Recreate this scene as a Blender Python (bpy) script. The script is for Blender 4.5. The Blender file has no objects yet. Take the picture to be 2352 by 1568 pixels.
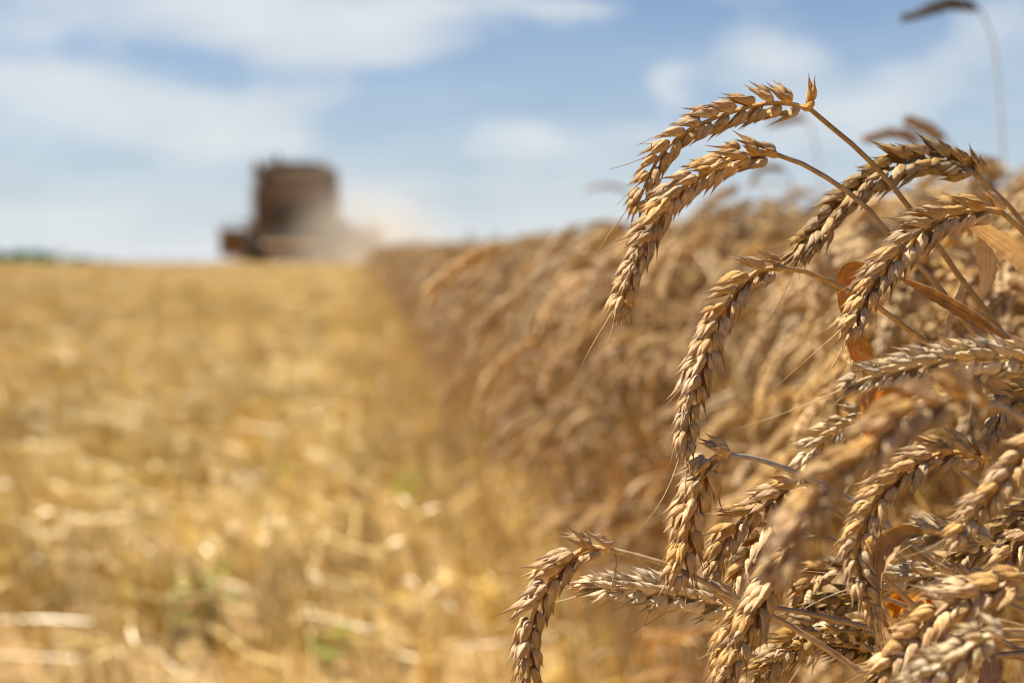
import bpy, bmesh, math, random
import numpy as np
from mathutils import Vector, Matrix
R = math.radians
random.seed(7); RNG = np.random.default_rng(7)
scn = bpy.context.scene
COL = scn.collection

# ------------------------------------------------------------------ camera
HC = 0.80                       # eye height above the stubble at the photographer's feet
FPX = 50 / 36 * 2352            # focal length in units of a 2352 px wide picture
TH = math.atan(184 / FPX)
cam_d = bpy.data.cameras.new('camera'); cam = bpy.data.objects.new('camera', cam_d); COL.objects.link(cam)
cam.location = (0, 0, HC); cam.rotation_euler = (R(90) - TH, 0, 0)
cam_d.lens = 50; cam_d.sensor_width = 36; cam_d.clip_start = 0.02; cam_d.clip_end = 5000
cam_d.dof.use_dof = True; cam_d.dof.focus_distance = 0.53; cam_d.dof.aperture_fstop = 7.0
scn.camera = cam
CAM = np.array([0, 0, HC]); UP = np.array([0, math.sin(TH), math.cos(TH)]); FW = np.array([0, math.cos(TH), -math.sin(TH)])
def at(X, Y, z):                # a point z metres in front of the lens seen at X, Y of the 2352 px picture
    return CAM + np.array([1., 0, 0]) * (X - 1176) / FPX * z - UP * (Y - 784) / FPX * z + FW * z

# ------------------------------------------------------------------ light
SUN = Vector((-0.80, 0.03, 0.90)).normalized()      # towards the sun: high, to the to the left
EL = math.asin(SUN.z); AZ = math.atan2(SUN.x, SUN.y)
sun_d = bpy.data.lights.new('sun', 'SUN'); sun = bpy.data.objects.new('sun', sun_d); COL.objects.link(sun)
sun_d.energy = 5.0; sun_d.angle = R(0.53); sun_d.color = (1.0, 0.925, 0.79)
sun.location = (0, 0, 30); sun.rotation_euler = SUN.to_track_quat('Z', 'Y').to_euler()
scn.view_settings.view_transform = 'Standard'; scn.view_settings.look = 'None'
scn.view_settings.exposure = 1.3; scn.view_settings.gamma = 1.0
scn.cycles.use_denoising = True; scn.cycles.filter_width = 1.1
scn.cycles.max_bounces = 6; scn.cycles.diffuse_bounces = 2; scn.cycles.transmission_bounces = 4; scn.cycles.volume_bounces = 2
scn.cycles.caustics_reflective = False; scn.cycles.caustics_refractive = False

W = bpy.data.worlds.new('World'); scn.world = W; W.use_nodes = True
nt = W.node_tree; N = nt.nodes; L = nt.links; N.clear()
def mth(nt, op, a, b=None, clamp=False):
    n = nt.nodes.new('ShaderNodeMath'); n.operation = op; n.use_clamp = clamp
    for i, v in enumerate((a, b)):
        if v is None: continue
        if isinstance(v, (int, float)): n.inputs[i].default_value = v
        else: nt.links.new(v, n.inputs[i])
    return n.outputs[0]
sky = N.new('ShaderNodeTexSky'); sky.sky_type = 'NISHITA'; sky.sun_disc = False
sky.sun_elevation = EL; sky.sun_rotation = AZ; sky.air_density = 1.0; sky.dust_density = 0.6; sky.ozone_density = 1.6
SKY_STRENGTH = 0.05
tc = N.new('ShaderNodeTexCoord')
sep = N.new('ShaderNodeSeparateXYZ'); L.new(tc.outputs['Generated'], sep.inputs[0])
# direction -> azimuth, elevation (radians), warped by noise so the cloud edges are ragged
azi = mth(nt, 'ARCTAN2', sep.outputs[0], sep.outputs[1]); ele = mth(nt, 'ARCSINE', sep.outputs[2])
comb = N.new('ShaderNodeCombineXYZ'); L.new(azi, comb.inputs[0]); L.new(ele, comb.inputs[1])
mp = N.new('ShaderNodeMapping'); L.new(comb.outputs[0], mp.inputs[0]); mp.inputs['Scale'].default_value = (11, 26, 1)
nz = N.new('ShaderNodeTexNoise'); nz.inputs['Scale'].default_value = 1.0; nz.inputs['Detail'].default_value = 6; nz.inputs['Roughness'].default_value = 0.55
L.new(mp.outputs[0], nz.inputs['Vector'])
wv = N.new('ShaderNodeVectorMath'); wv.operation = 'SUBTRACT'; L.new(nz.outputs['Color'], wv.inputs[0]); wv.inputs[1].default_value = (.5, .5, .5)
wm = N.new('ShaderNodeVectorMath'); wm.operation = 'MULTIPLY'; L.new(wv.outputs[0], wm.inputs[0]); wm.inputs[1].default_value = (.10, .035, 0)
wa = N.new('ShaderNodeVectorMath'); wa.operation = 'ADD'; L.new(comb.outputs[0], wa.inputs[0]); L.new(wm.outputs[0], wa.inputs[1])
def ae(X, Y):
    d = at(X, Y, 1.0) - CAM; d /= np.linalg.norm(d); return math.atan2(d[0], d[1]), math.asin(d[2])
CLOUDS = [(560, 20, 430, 75, 1.0), (800, 105, 240, 42, .8), (980, 15, 220, 28, .6), (60, 190, 150, 45, .85), (480, 265, 240, 75, .95), (620, 330, 200, 60, .5),
          (1010, 230, 80, 34, .35), (1190, 325, 150, 46, .55), (1560, 185, 60, 50, .7), (1775, 125, 85, 62, .72), (2330, 40, 90, 60, .5), (2150, 150, 170, 60, .5),
          (1980, 260, 330, 80, .55), (100, 420, 320, 100, .6), (20, 60, 120, 36, .3), (1330, 10, 160, 22, .55),
          (900, 480, 420, 90, .45), (300, 560, 600, 90, .6), (1250, 420, 330, 80, .5), (1700, 330, 260, 70, .45), (220, 250, 130, 40, .25), (1450, 300, 200, 40, .3), (700, 215, 170, 35, .4), (-420, 160, 330, 90, .8), (2800, 240, 300, 80, .7), (2900, 40, 240, 60, .6), (-500, -60, 300, 60, .6), (600, -250, 520, 90, .8), (1700, -330, 420, 80, .7)]
tot = None
for (X, Y, sx, sy, amp) in CLOUDS:
    a, e = ae(X, Y)
    s = N.new('ShaderNodeVectorMath'); s.operation = 'SUBTRACT'; L.new(wa.outputs[0], s.inputs[0]); s.inputs[1].default_value = (a, e, 0)
    m = N.new('ShaderNodeVectorMath'); m.operation = 'MULTIPLY'; L.new(s.outputs[0], m.inputs[0]); m.inputs[1].default_value = (FPX / sx, FPX / sy, 0)
    ln = N.new('ShaderNodeVectorMath'); ln.operation = 'DOT_PRODUCT'; L.new(m.outputs[0], ln.inputs[0]); L.new(m.outputs[0], ln.inputs[1])
    g = mth(nt, 'MULTIPLY', mth(nt, 'EXPONENT', mth(nt, 'MULTIPLY', ln.outputs['Value'], -0.9)), amp)
    g = mth(nt, 'MULTIPLY', g, 1.3)
    tot = g if tot is None else mth(nt, 'ADD', tot, g)
n2 = N.new('ShaderNodeTexNoise'); n2.inputs['Scale'].default_value = 1.0; n2.inputs['Detail'].default_value = 5
mp2 = N.new('ShaderNodeMapping'); L.new(comb.outputs[0], mp2.inputs[0]); mp2.inputs['Scale'].default_value = (9, 17, 1); L.new(mp2.outputs[0], n2.inputs['Vector'])
cov = mth(nt, 'ADD', tot, mth(nt, 'MULTIPLY', mth(nt, 'SUBTRACT', n2.outputs[0], 0.45), 1.8))
cov = mth(nt, 'SUBTRACT', 1.0, mth(nt, 'EXPONENT', mth(nt, 'MULTIPLY', mth(nt, 'MAXIMUM', mth(nt, 'SUBTRACT', cov, .08), 0.0), -1.75)))   # soft cloud edges
# haze whitening towards the horizon
hz = mth(nt, 'MULTIPLY', mth(nt, 'EXPONENT', mth(nt, 'MULTIPLY', mth(nt, 'ABSOLUTE', ele), -7.5)), 1.05)
cov = mth(nt, 'MULTIPLY', mth(nt, 'MAXIMUM', cov, hz, True), mth(nt, 'ADD', mth(nt, 'MULTIPLY', ele, -2.6), 1.62, True))   # clear overhead
mix = N.new('ShaderNodeMix'); mix.data_type = 'RGBA'; L.new(cov, mix.inputs[0])
tint = N.new('ShaderNodeMix'); tint.data_type = 'RGBA'; tint.blend_type = 'MULTIPLY'; tint.inputs[0].default_value = 1
L.new(sky.outputs[0], tint.inputs[6]); tint.inputs[7].default_value = (.30, .58, .86, 1)
L.new(tint.outputs[2], mix.inputs[6]); CC = (0.303 / SKY_STRENGTH, 0.316 / SKY_STRENGTH, 0.321 / SKY_STRENGTH, 1); CN = N.new('ShaderNodeTexNoise'); CN.inputs['Scale'].default_value = 1.0; CN.inputs['Detail'].default_value = 5; mp3 = N.new('ShaderNodeMapping'); L.new(comb.outputs[0], mp3.inputs[0]); mp3.inputs['Scale'].default_value = (9, 26, 1); mp3.inputs['Location'].default_value = (3, 7, 0); L.new(mp3.outputs[0], CN.inputs['Vector'])
cl = N.new('ShaderNodeMix'); cl.data_type = 'RGBA'; L.new(mth(nt, 'ADD', mth(nt, 'MULTIPLY', mth(nt, 'SUBTRACT', CN.outputs[0], .5), 2.6), .55, True), cl.inputs[0])
cl.inputs[6].default_value = tuple(c * k for c, k in zip(CC, (.90, .93, .97, 1))); cl.inputs[7].default_value = tuple(c * 1.09 for c in CC[:3]) + (1,); L.new(cl.outputs[2], mix.inputs[7])
bg = N.new('ShaderNodeBackground'); L.new(mix.outputs[2], bg.inputs[0]); bg.inputs[1].default_value = SKY_STRENGTH
wo = N.new('ShaderNodeOutputWorld'); L.new(bg.outputs[0], wo.inputs[0])

# ------------------------------------------------------------------ helpers
def tag(o, label=None, cat=None, group=None, kind=None):
    if label: o['label'] = label
    if cat: o['category'] = cat
    if group: o['group'] = group
    if kind: o['kind'] = kind
    return o
def empty(name, loc):
    o = bpy.data.objects.new(name, None); COL.objects.link(o); o.location = loc; o.empty_display_size = .02
    return o
class MB:
    """collects vertices, faces, uvs; build() links them as one mesh object"""
    def __init__(s): s.v = []; s.f = []; s.uv = []; s.mi = []; s.n = 0
    def grid(s, P, uv, mat=0, closed=False):            # P: (nu, nv, 3)
        nu, nv = P.shape[:2]; b = s.n
        s.v.append(P.reshape(-1, 3)); s.uv.append(uv.reshape(-1, 2)); s.n += nu * nv
        i, j = np.meshgrid(np.arange(nu - 1), np.arange(nv if closed else nv - 1), indexing='ij')
        j2 = (j + 1) % nv
        q = np.stack([b + i * nv + j, b + i * nv + j2, b + (i + 1) * nv + j2, b + (i + 1) * nv + j], -1).reshape(-1, 4)
        s.f.append(q); s.mi.append(np.full(len(q), mat))
    def mesh(s, name, mats, off=(0, 0, 0)):
        v = np.concatenate(s.v) - np.asarray(off); f = np.concatenate(s.f); uv = np.concatenate(s.uv); mi = np.concatenate(s.mi)
        me = bpy.data.meshes.new(name)
        me.vertices.add(len(v)); me.vertices.foreach_set('co', v.astype(np.float32).ravel())
        me.loops.add(len(f) * 4); me.loops.foreach_set('vertex_index', f.astype(np.int32).ravel())
        me.polygons.add(len(f)); me.polygons.foreach_set('loop_start', np.arange(0, len(f) * 4, 4, dtype=np.int32))
        me.polygons.foreach_set('material_index', mi.astype(np.int32))
        me.polygons.foreach_set('use_smooth', np.ones(len(f), dtype=bool))
        u = me.uv_layers.new(name='UVMap'); u.data.foreach_set('uv', uv[f.ravel()].astype(np.float32).ravel())
        for m in (mats if isinstance(mats, (list, tuple)) else [mats]): me.materials.append(m)
        me.update(calc_edges=True); me.validate()
        return me
    def build(s, name, mats, parent=None, off=(0, 0, 0)):
        o = bpy.data.objects.new(name, s.mesh(name, mats, off)); COL.objects.link(o)
        if parent: o.parent = parent
        return o
def nrm(v): return v / (np.linalg.norm(v, axis=-1, keepdims=True) + 1e-12)
def spline(P, n):                                       # Catmull-Rom through P, resampled evenly by arc length
    P = np.asarray(P, float); Q = np.vstack([2 * P[0] - P[1], P, 2 * P[-1] - P[-2]]); out = []
    for i in range(1, len(Q) - 2):
        t = np.linspace(0, 1, 16, endpoint=False)[:, None]; a, b, c, d = Q[i - 1], Q[i], Q[i + 1], Q[i + 2]
        out.append(.5 * (2 * b + (c - a) * t + (2 * a - 5 * b + 4 * c - d) * t * t + (3 * b - a - 3 * c + d) * t ** 3))
    C = np.vstack(out + [P[-1:]]); s = np.concatenate([[0], np.cumsum(np.linalg.norm(np.diff(C, axis=0), axis=1))])
    u = np.linspace(0, s[-1], n); return np.stack([np.interp(u, s, C[:, k]) for k in range(3)], 1), s[-1]
def tangents(C): return nrm(np.gradient(C, axis=0))
def tube(mb, C, rad, sides=8, mat=0, v0=0., v1=1.):
    C = np.asarray(C, float); T = tangents(C); n = len(C); rad = np.broadcast_to(np.asarray(rad, float), (n,))
    ref = np.array([0.31, .95, .1]); S = np.zeros_like(C); s = ref - T[0] * (ref @ T[0]); s = s / np.linalg.norm(s)
    for i in range(n):
        s = s - T[i] * (s @ T[i]); s = s / np.linalg.norm(s); S[i] = s
    B = np.cross(T, S); a = np.linspace(0, 2 * np.pi, sides + 1)
    P = C[:, None] + rad[:, None, None] * (np.cos(a)[None, :, None] * S[:, None] + np.sin(a)[None, :, None] * B[:, None])
    uv = np.stack(np.broadcast_arrays(np.linspace(0, 1, sides + 1)[None, :], np.linspace(v0, v1, n)[:, None]), -1)
    mb.grid(P, uv, mat)
def ribbon(mb, C, width, twist, fold=.25, nv=7, ref=None, mat=0, wav=0.0, seed=0):
    """leaf blade along C; ref: per-sample direction the face looks to at twist 0"""
    T = tangents(C); n = len(C); ref = np.broadcast_to(ref, C.shape)
    N0 = nrm(ref - T * np.sum(ref * T, 1, keepdims=True)); S0 = np.cross(T, N0)
    tw = np.interp(np.linspace(0, 1, n), np.linspace(0, 1, len(twist)), twist)[:, None]
    S = np.cos(tw) * S0 + np.sin(tw) * N0; Nn = np.cross(S, T)
    w = np.asarray(width)[:, None, None]; j = np.linspace(-1, 1, nv)[None, :, None]; r = np.random.default_rng(seed)
    ph = r.uniform(0, 6, 3); u = np.linspace(0, 1, n)[:, None, None]
    und = (wav * np.sin(u * 17 + ph[0] + j * 1.3) + wav * .6 * np.sin(u * 31 + ph[1] - j * 2)) * np.abs(j) ** 1.5
    edge = 1 + .06 * np.sin(u * 60 + ph[2]) * np.abs(j)
    P = C[:, None] + S[:, None] * w * j * .5 * edge + Nn[:, None] * w * (fold * (j * j - .4) + und)
    uv = np.stack(np.broadcast_arrays((j[..., 0] + 1) / 2, np.linspace(0, 1, n)[:, None]), -1)
    mb.grid(P, uv, mat)

# ------------------------------------------------------------------ materials
def new_mat(name):
    m = bpy.data.materials.new(name); m.use_nodes = True; m.node_tree.nodes.clear(); return m, m.node_tree
def ramp(nt, fac, stops):
    r = nt.nodes.new('ShaderNodeValToRGB'); e = r.color_ramp.elements
    while len(e) < len(stops): e.new(.5)
    for k, (p, c) in zip(e, stops): k.position = p; k.color = (*c, 1)
    nt.links.new(fac, r.inputs[0]); return r.outputs[0]
def straw_mat(name, stops, transl=.25, rough=.5, su=60, sv=2.5, bump=.35, tip=None, vary=(.82, 1.16), edge=None, patch=0, tcol=None, mottle=.5, spec=.4):
    m, nt = new_mat(name); A = nt.nodes; K = nt.links
    uv = A.new('ShaderNodeUVMap'); mp = A.new('ShaderNodeMapping'); K.new(uv.outputs[0], mp.inputs[0]); mp.inputs['Scale'].default_value = (su, sv, 1)
    oi = A.new('ShaderNodeObjectInfo')
    off = A.new('ShaderNodeCombineXYZ'); K.new(mth(nt, 'MULTIPLY', oi.outputs['Random'], 37.0), off.inputs[0]); K.new(mth(nt, 'MULTIPLY', oi.outputs['Random'], 91.0), off.inputs[1])
    ad = A.new('ShaderNodeVectorMath'); K.new(mp.outputs[0], ad.inputs[0]); K.new(off.outputs[0], ad.inputs[1])
    st = A.new('ShaderNodeTexNoise'); st.inputs['Scale'].default_value = 1; st.inputs['Detail'].default_value = 3; K.new(ad.outputs[0], st.inputs['Vector'])
    geo = A.new('ShaderNodeTexCoord')
    mo = A.new('ShaderNodeTexNoise'); mo.inputs['Scale'].default_value = 260; mo.inputs['Detail'].default_value = 4; K.new(geo.outputs['Object'], mo.inputs['Vector'])
    f = mth(nt, 'ADD', mth(nt, 'MULTIPLY', st.outputs[0], 1 - mottle), mth(nt, 'MULTIPLY', mo.outputs[0], mottle))
    f = mth(nt, 'ADD', mth(nt, 'MULTIPLY', mth(nt, 'SUBTRACT', f, .5), 2.3), .5, True)
    col = ramp(nt, f, stops)
    if tip:                                              # weathered grey-brown points of the husks
        sp = A.new('ShaderNodeSeparateXYZ'); K.new(uv.outputs[0], sp.inputs[0])
        t = mth(nt, 'POWER', sp.outputs[1], 3.0); t = mth(nt, 'MULTIPLY', t, mth(nt, 'ADD', mth(nt, 'MULTIPLY', mo.outputs[0], 1.9), -.35), True)
        mx = A.new('ShaderNodeMix'); mx.data_type = 'RGBA'; K.new(t, mx.inputs[0]); K.new(col, mx.inputs[6]); mx.inputs[7].default_value = (*tip, 1); col = mx.outputs[2]
    if edge:                                             # thin papery rims, and sooty flecks
        se = A.new('ShaderNodeSeparateXYZ'); K.new(uv.outputs[0], se.inputs[0])
        e = mth(nt, 'POWER', mth(nt, 'ABSOLUTE', mth(nt, 'SUBTRACT', mth(nt, 'MULTIPLY', se.outputs[0], 2.0), 1.0)), 5.0)
        mx = A.new('ShaderNodeMix'); mx.data_type = 'RGBA'; K.new(mth(nt, 'MULTIPLY', e, .65), mx.inputs[0]); K.new(col, mx.inputs[6]); mx.inputs[7].default_value = (*edge, 1); col = mx.outputs[2]
        fl = A.new('ShaderNodeTexNoise'); fl.inputs['Scale'].default_value = 900; fl.inputs['Detail'].default_value = 2; K.new(geo.outputs['Object'], fl.inputs['Vector'])
        mx = A.new('ShaderNodeMix'); mx.data_type = 'RGBA'; K.new(mth(nt, 'MULTIPLY', mth(nt, 'SUBTRACT', mth(nt, 'MULTIPLY', fl.outputs[0], mo.outputs[0]), .36, True), 6.0, True), mx.inputs[0]); K.new(col, mx.inputs[6]); mx.inputs[7].default_value = (.10, .06, .035, 1); col = mx.outputs[2]
    hs = A.new('ShaderNodeHueSaturation'); K.new(col, hs.inputs['Color'])
    val = mth(nt, 'ADD', mth(nt, 'MULTIPLY', oi.outputs['Random'], vary[1] - vary[0]), vary[0])
    if patch:                                            # straw value varies in broad brown patches over the field
        gp = A.new('ShaderNodeNewGeometry'); pn = A.new('ShaderNodeTexNoise'); pn.inputs['Scale'].default_value = 1.5; pn.inputs['Detail'].default_value = 3; K.new(gp.outputs['Position'], pn.inputs['Vector'])
        val = mth(nt, 'MULTIPLY', val, mth(nt, 'ADD', 1.05 - patch / 2, mth(nt, 'MULTIPLY', mth(nt, 'ADD', mth(nt, 'MULTIPLY', mth(nt, 'SUBTRACT', pn.outputs[0], .5), 4.0), .5, True), patch)))
    K.new(val, hs.inputs['Value'])
    r2 = mth(nt, 'FRACT', mth(nt, 'MULTIPLY', oi.outputs['Random'], 7.31))
    K.new(mth(nt, 'ADD', mth(nt, 'MULTIPLY', r2, .3), .83), hs.inputs['Saturation'])
    col = hs.outputs[0]
    bp = A.new('ShaderNodeBump'); bp.inputs['Strength'].default_value = bump; bp.inputs['Distance'].default_value = .0006; K.new(st.outputs[0], bp.inputs['Height'])
    p = A.new('ShaderNodeBsdfPrincipled'); K.new(col, p.inputs['Base Color']); p.inputs['Roughness'].default_value = rough; K.new(bp.outputs[0], p.inputs['Normal'])
    p.inputs['Specular IOR Level'].default_value = spec
    o = A.new('ShaderNodeOutputMaterial')
    if transl:
        tr = A.new('ShaderNodeBsdfTranslucent')
        if tcol:
            mm = A.new('ShaderNodeMix'); mm.data_type = 'RGBA'; mm.blend_type = 'MULTIPLY'; mm.inputs[0].default_value = 1; K.new(col, mm.inputs[6]); mm.inputs[7].default_value = (*tcol, 1); K.new(mm.outputs[2], tr.inputs[0])
        else: K.new(col, tr.inputs[0])
        ms = A.new('ShaderNodeMixShader'); ms.inputs[0].default_value = transl; K.new(p.outputs[0], ms.inputs[1]); K.new(tr.outputs[0], ms.inputs[2]); K.new(ms.outputs[0], o.inputs[0])
    else: K.new(p.outputs[0], o.inputs[0])
    return m
HUSK = straw_mat('husk', [(0.0, (.15, .068, .018)), (.28, (.45, .25, .085)), (.6, (.69, .45, .205)), (1, (.89, .71, .44))], transl=.17, rough=.40, su=34, sv=1.4, bump=.8, tip=(.12, .06, .025), tcol=(1.0, .66, .26), edge=(.87, .68, .36))
HUSK_PALE = straw_mat('pale_husk', [(0.0, (.32, .19, .085)), (.3, (.62, .44, .23)), (.65, (.79, .625, .385)), (1, (.89, .78, .55))], transl=.16, rough=.45, su=34, sv=1.4, bump=.8, tip=(.2, .13, .07), tcol=(1.0, .74, .38), edge=(.88, .75, .5))
HUSK_DARK = straw_mat('shaded_husk', [(0.0, (.10, .048, .015)), (.3, (.32, .185, .062)), (.65, (.54, .36, .145)), (1, (.72, .54, .27))], transl=.15, rough=.45, su=34, sv=1.4, bump=.8, tip=(.09, .05, .025), tcol=(1.0, .68, .28), edge=(.70, .51, .25))  # darker husk copy: shade on shadowed and silhouetted ears put into the colour
HUSK_GREY = straw_mat('silhouette_husk', [(0.0, (.05, .038, .022)), (.4, (.16, .125, .075)), (1, (.34, .27, .17))], transl=.1, rough=.6, su=34, sv=1.4, bump=.5)  # darkness of an ear silhouetted on the sky, put into the colour
FIELD_HUSK = straw_mat('field_husk', [(0.0, (.22, .11, .034)), (.35, (.53, .335, .125)), (1, (.80, .62, .33))], transl=.24, rough=.42, su=14, sv=1.5, bump=.2, tip=(.18, .11, .055), tcol=(1, .73, .36), vary=(.70, 1.2))
STEM = straw_mat('stem_straw', [(0.0, (.15, .080, .026)), (.45, (.34, .20, .072)), (1, (.53, .355, .155))], transl=0, rough=.38, su=16, sv=5, bump=.35, spec=.5)
STEM_GREY = straw_mat('grey_stem_straw', [(0.0, (.20, .17, .13)), (.45, (.36, .31, .25)), (1, (.50, .45, .37))], transl=0, rough=.45, su=16, sv=5, bump=.35)
FIELD_STEM = straw_mat('field_stem_straw', [(0.0, (.17, .09, .028)), (.5, (.33, .20, .068)), (1, (.50, .34, .145))], transl=0, rough=.4, su=8, sv=5, bump=.15, vary=(.65, 1.15))
LEAF_ORANGE = straw_mat('orange_leaf', [(0.0, (.16, .06, .014)), (.45, (.56, .27, .055)), (1, (.86, .52, .16))], transl=.55, rough=.5, su=22, sv=1.0, bump=.5, tcol=(1.25, .75, .25), mottle=.35)
LEAF_BROWN = straw_mat('brown_leaf', [(0.0, (.09, .045, .018)), (.45, (.31, .18, .08)), (1, (.62, .44, .24))], transl=.32, rough=.5, su=24, sv=.8, bump=.6, tcol=(1.0, .76, .46), mottle=.35)
LEAF_PALE = straw_mat('pale_leaf', [(0.0, (.22, .13, .06)), (.45, (.56, .40, .22)), (1, (.80, .66, .46))], transl=.35, rough=.5, su=24, sv=.8, bump=.6, tcol=(1.0, .75, .45), mottle=.3)
FIELD_LEAF = straw_mat('field_leaf', [(0.0, (.20, .11, .04)), (.5, (.40, .25, .10)), (1, (.58, .41, .20))], transl=.40, rough=.5, su=12, sv=1, bump=.2, tcol=(1.1, .75, .35), vary=(.7, 1.2))
STUBBLE = straw_mat('stubble_straw', [(0.0, (.36, .215, .045)), (.45, (.62, .415, .108)), (1, (.83, .635, .23))], transl=.12, rough=.30, su=8, sv=4, bump=.15, vary=(.65, 1.15), patch=.4, spec=.7, tcol=(1, .8, .4))
LOOSE = straw_mat('loose_straw', [(0.0, (.40, .25, .055)), (.45, (.70, .49, .14)), (1, (.93, .80, .40))], transl=.15, rough=.28, su=8, sv=4, bump=.15, vary=(.6, 1.1), patch=.35, spec=.8, tcol=(1, .8, .4))
WEED = straw_mat('weed_green', [(0.0, (.12, .15, .014)), (.5, (.24, .28, .028)), (1, (.38, .40, .07))], transl=.45, rough=.4, su=6, sv=2, bump=.2, tcol=(1.2, 1.3, .4))
FAR_GREEN = straw_mat('far_foliage', [(0.0, (.06, .12, .07)), (.5, (.09, .17, .10)), (1, (.14, .22, .12))], transl=.2, rough=.6, su=6, sv=2, bump=.2)  # distance haze put into the greens

# ------------------------------------------------------------------ terrain
ROW = -0.104                                            # the crop edge runs along x = S0 + ROW * y
S0 = 0.45
def gz(x, y):
    t = np.clip((np.asarray(y, float) - 4) / 58, 0, 1); s = t * t * (3 - 2 * t)
    d = np.clip((np.asarray(y, float) - 66) / 60, 0, 1)
    return .61 * s - 7.0 * d * d * (3 - 2 * d) - .012 * np.clip(np.asarray(y, float) - 126, 0, 1e9) * (np.asarray(y, float) < 400) - .012 * 274 * (np.asarray(y, float) >= 400) + .004 * np.clip(np.asarray(y) - 400, 0, 1e9) * 0
def ground():
    ys = np.concatenate([np.linspace(-30, 0, 8), np.linspace(1, 70, 120), np.linspace(75, 400, 50), np.geomspace(450, 3000, 12)])
    us = np.concatenate([-np.geomspace(1, 80, 30)[::-1], np.linspace(-.9, .9, 20), np.geomspace(1, 80, 30)]) / 80
    Y, U = np.meshgrid(ys, us, indexing='ij'); X = U * (80 + np.abs(Y) * 1.2)
    Z = gz(X, Y) + .012 * np.sin(X * 3.1 + Y * 1.7) * np.cos(Y * 2.3 - X) * (Y < 70) - .012
    mb = MB(); mb.grid(np.stack([X, Y, Z], -1), np.stack([X, Y], -1) * .1)
    m, nt = new_mat('field_soil'); A = nt.nodes; K = nt.links
    g = A.new('ShaderNodeNewGeometry')
    a = A.new('ShaderNodeTexNoise'); a.inputs['Scale'].default_value = .35; a.inputs['Detail'].default_value = 6; K.new(g.outputs['Position'], a.inputs['Vector'])
    b = A.new('ShaderNodeTexNoise'); b.inputs['Scale'].default_value = 24; b.inputs['Detail'].default_value = 5; K.new(g.outputs['Position'], b.inputs['Vector'])
    f = mth(nt, 'ADD', mth(nt, 'MULTIPLY', a.outputs[0], .5), mth(nt, 'MULTIPLY', b.outputs[0], .5))
    f = mth(nt, 'ADD', mth(nt, 'MULTIPLY', mth(nt, 'SUBTRACT', f, .5), 2.2), .5, True)
    col = ramp(nt, f, [(0, (.12, .065, .022)), (.45, (.30, .18, .058)), (1, (.46, .30, .11))])
    bp = A.new('ShaderNodeBump'); bp.inputs['Strength'].default_value = .8; bp.inputs['Distance'].default_value = .03; K.new(b.outputs[0], bp.inputs['Height'])
    p = A.new('ShaderNodeBsdfPrincipled'); K.new(col, p.inputs['Base Color']); p.inputs['Roughness'].default_value = .8; K.new(bp.outputs[0], p.inputs['Normal'])
    o = A.new('ShaderNodeOutputMaterial'); K.new(p.outputs[0], o.inputs[0])
    tag(mb.build('ground', m), kind='structure')
ground()

# ------------------------------------------------------------------ wheat: husks, spikelets, ears
def hull(mb, M, Lh, Wh, Dh, nu, nv, rng, flare=.10, beak=.16, ang=118, mat=0, keel=.16, seam=True):
    """one boat-shaped husk: z along, y outwards; M maps to the spikelet"""
    u = np.linspace(0, 1, nu) ** .92
    prof = np.interp(u, [0, .08, .22, .42, .6, .76, .88, 1], [.30, .64, .95, 1.0, .78, .45, .17, .02])
    z = Lh * (u + beak * np.clip(u - .8, 0, 1) ** 1.3 * 4)
    a = np.linspace(-R(ang), R(ang), nv)
    w = Wh / 2 * prof[:, None]; d = Dh / 2 * (prof[:, None] ** .8)
    k = 1 + keel * np.clip(1 - np.abs(a) / R(32), 0, 1)[None]
    wob = 1 + .05 * rng.standard_normal((nu, nv)) * (np.abs(a)[None] > R(60))
    x = w * np.sin(a)[None] * wob
    y = d * (np.cos(a)[None] * k) + (flare * Lh * (u ** 2.2) - .10 * Lh * np.sin(np.pi * np.clip(u * 1.1, 0, 1)) * -.6)[:, None]
    side = rng.normal(0, .05) * Lh * u[:, None] ** 2
    P = np.stack([x + side, y, np.broadcast_to(z[:, None], x.shape)], -1)
    P = P @ M[:3, :3].T + M[:3, 3]
    uv = np.stack(np.broadcast_arrays(np.linspace(0, 1, nv)[None], u[:, None]), -1)
    mb.grid(P, uv, mat)
def rot(ax, deg): return np.array(Matrix.Rotation(R(deg), 4, ax))
def tra(x, y, z): return np.array(Matrix.Translation((x, y, z)))
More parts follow.
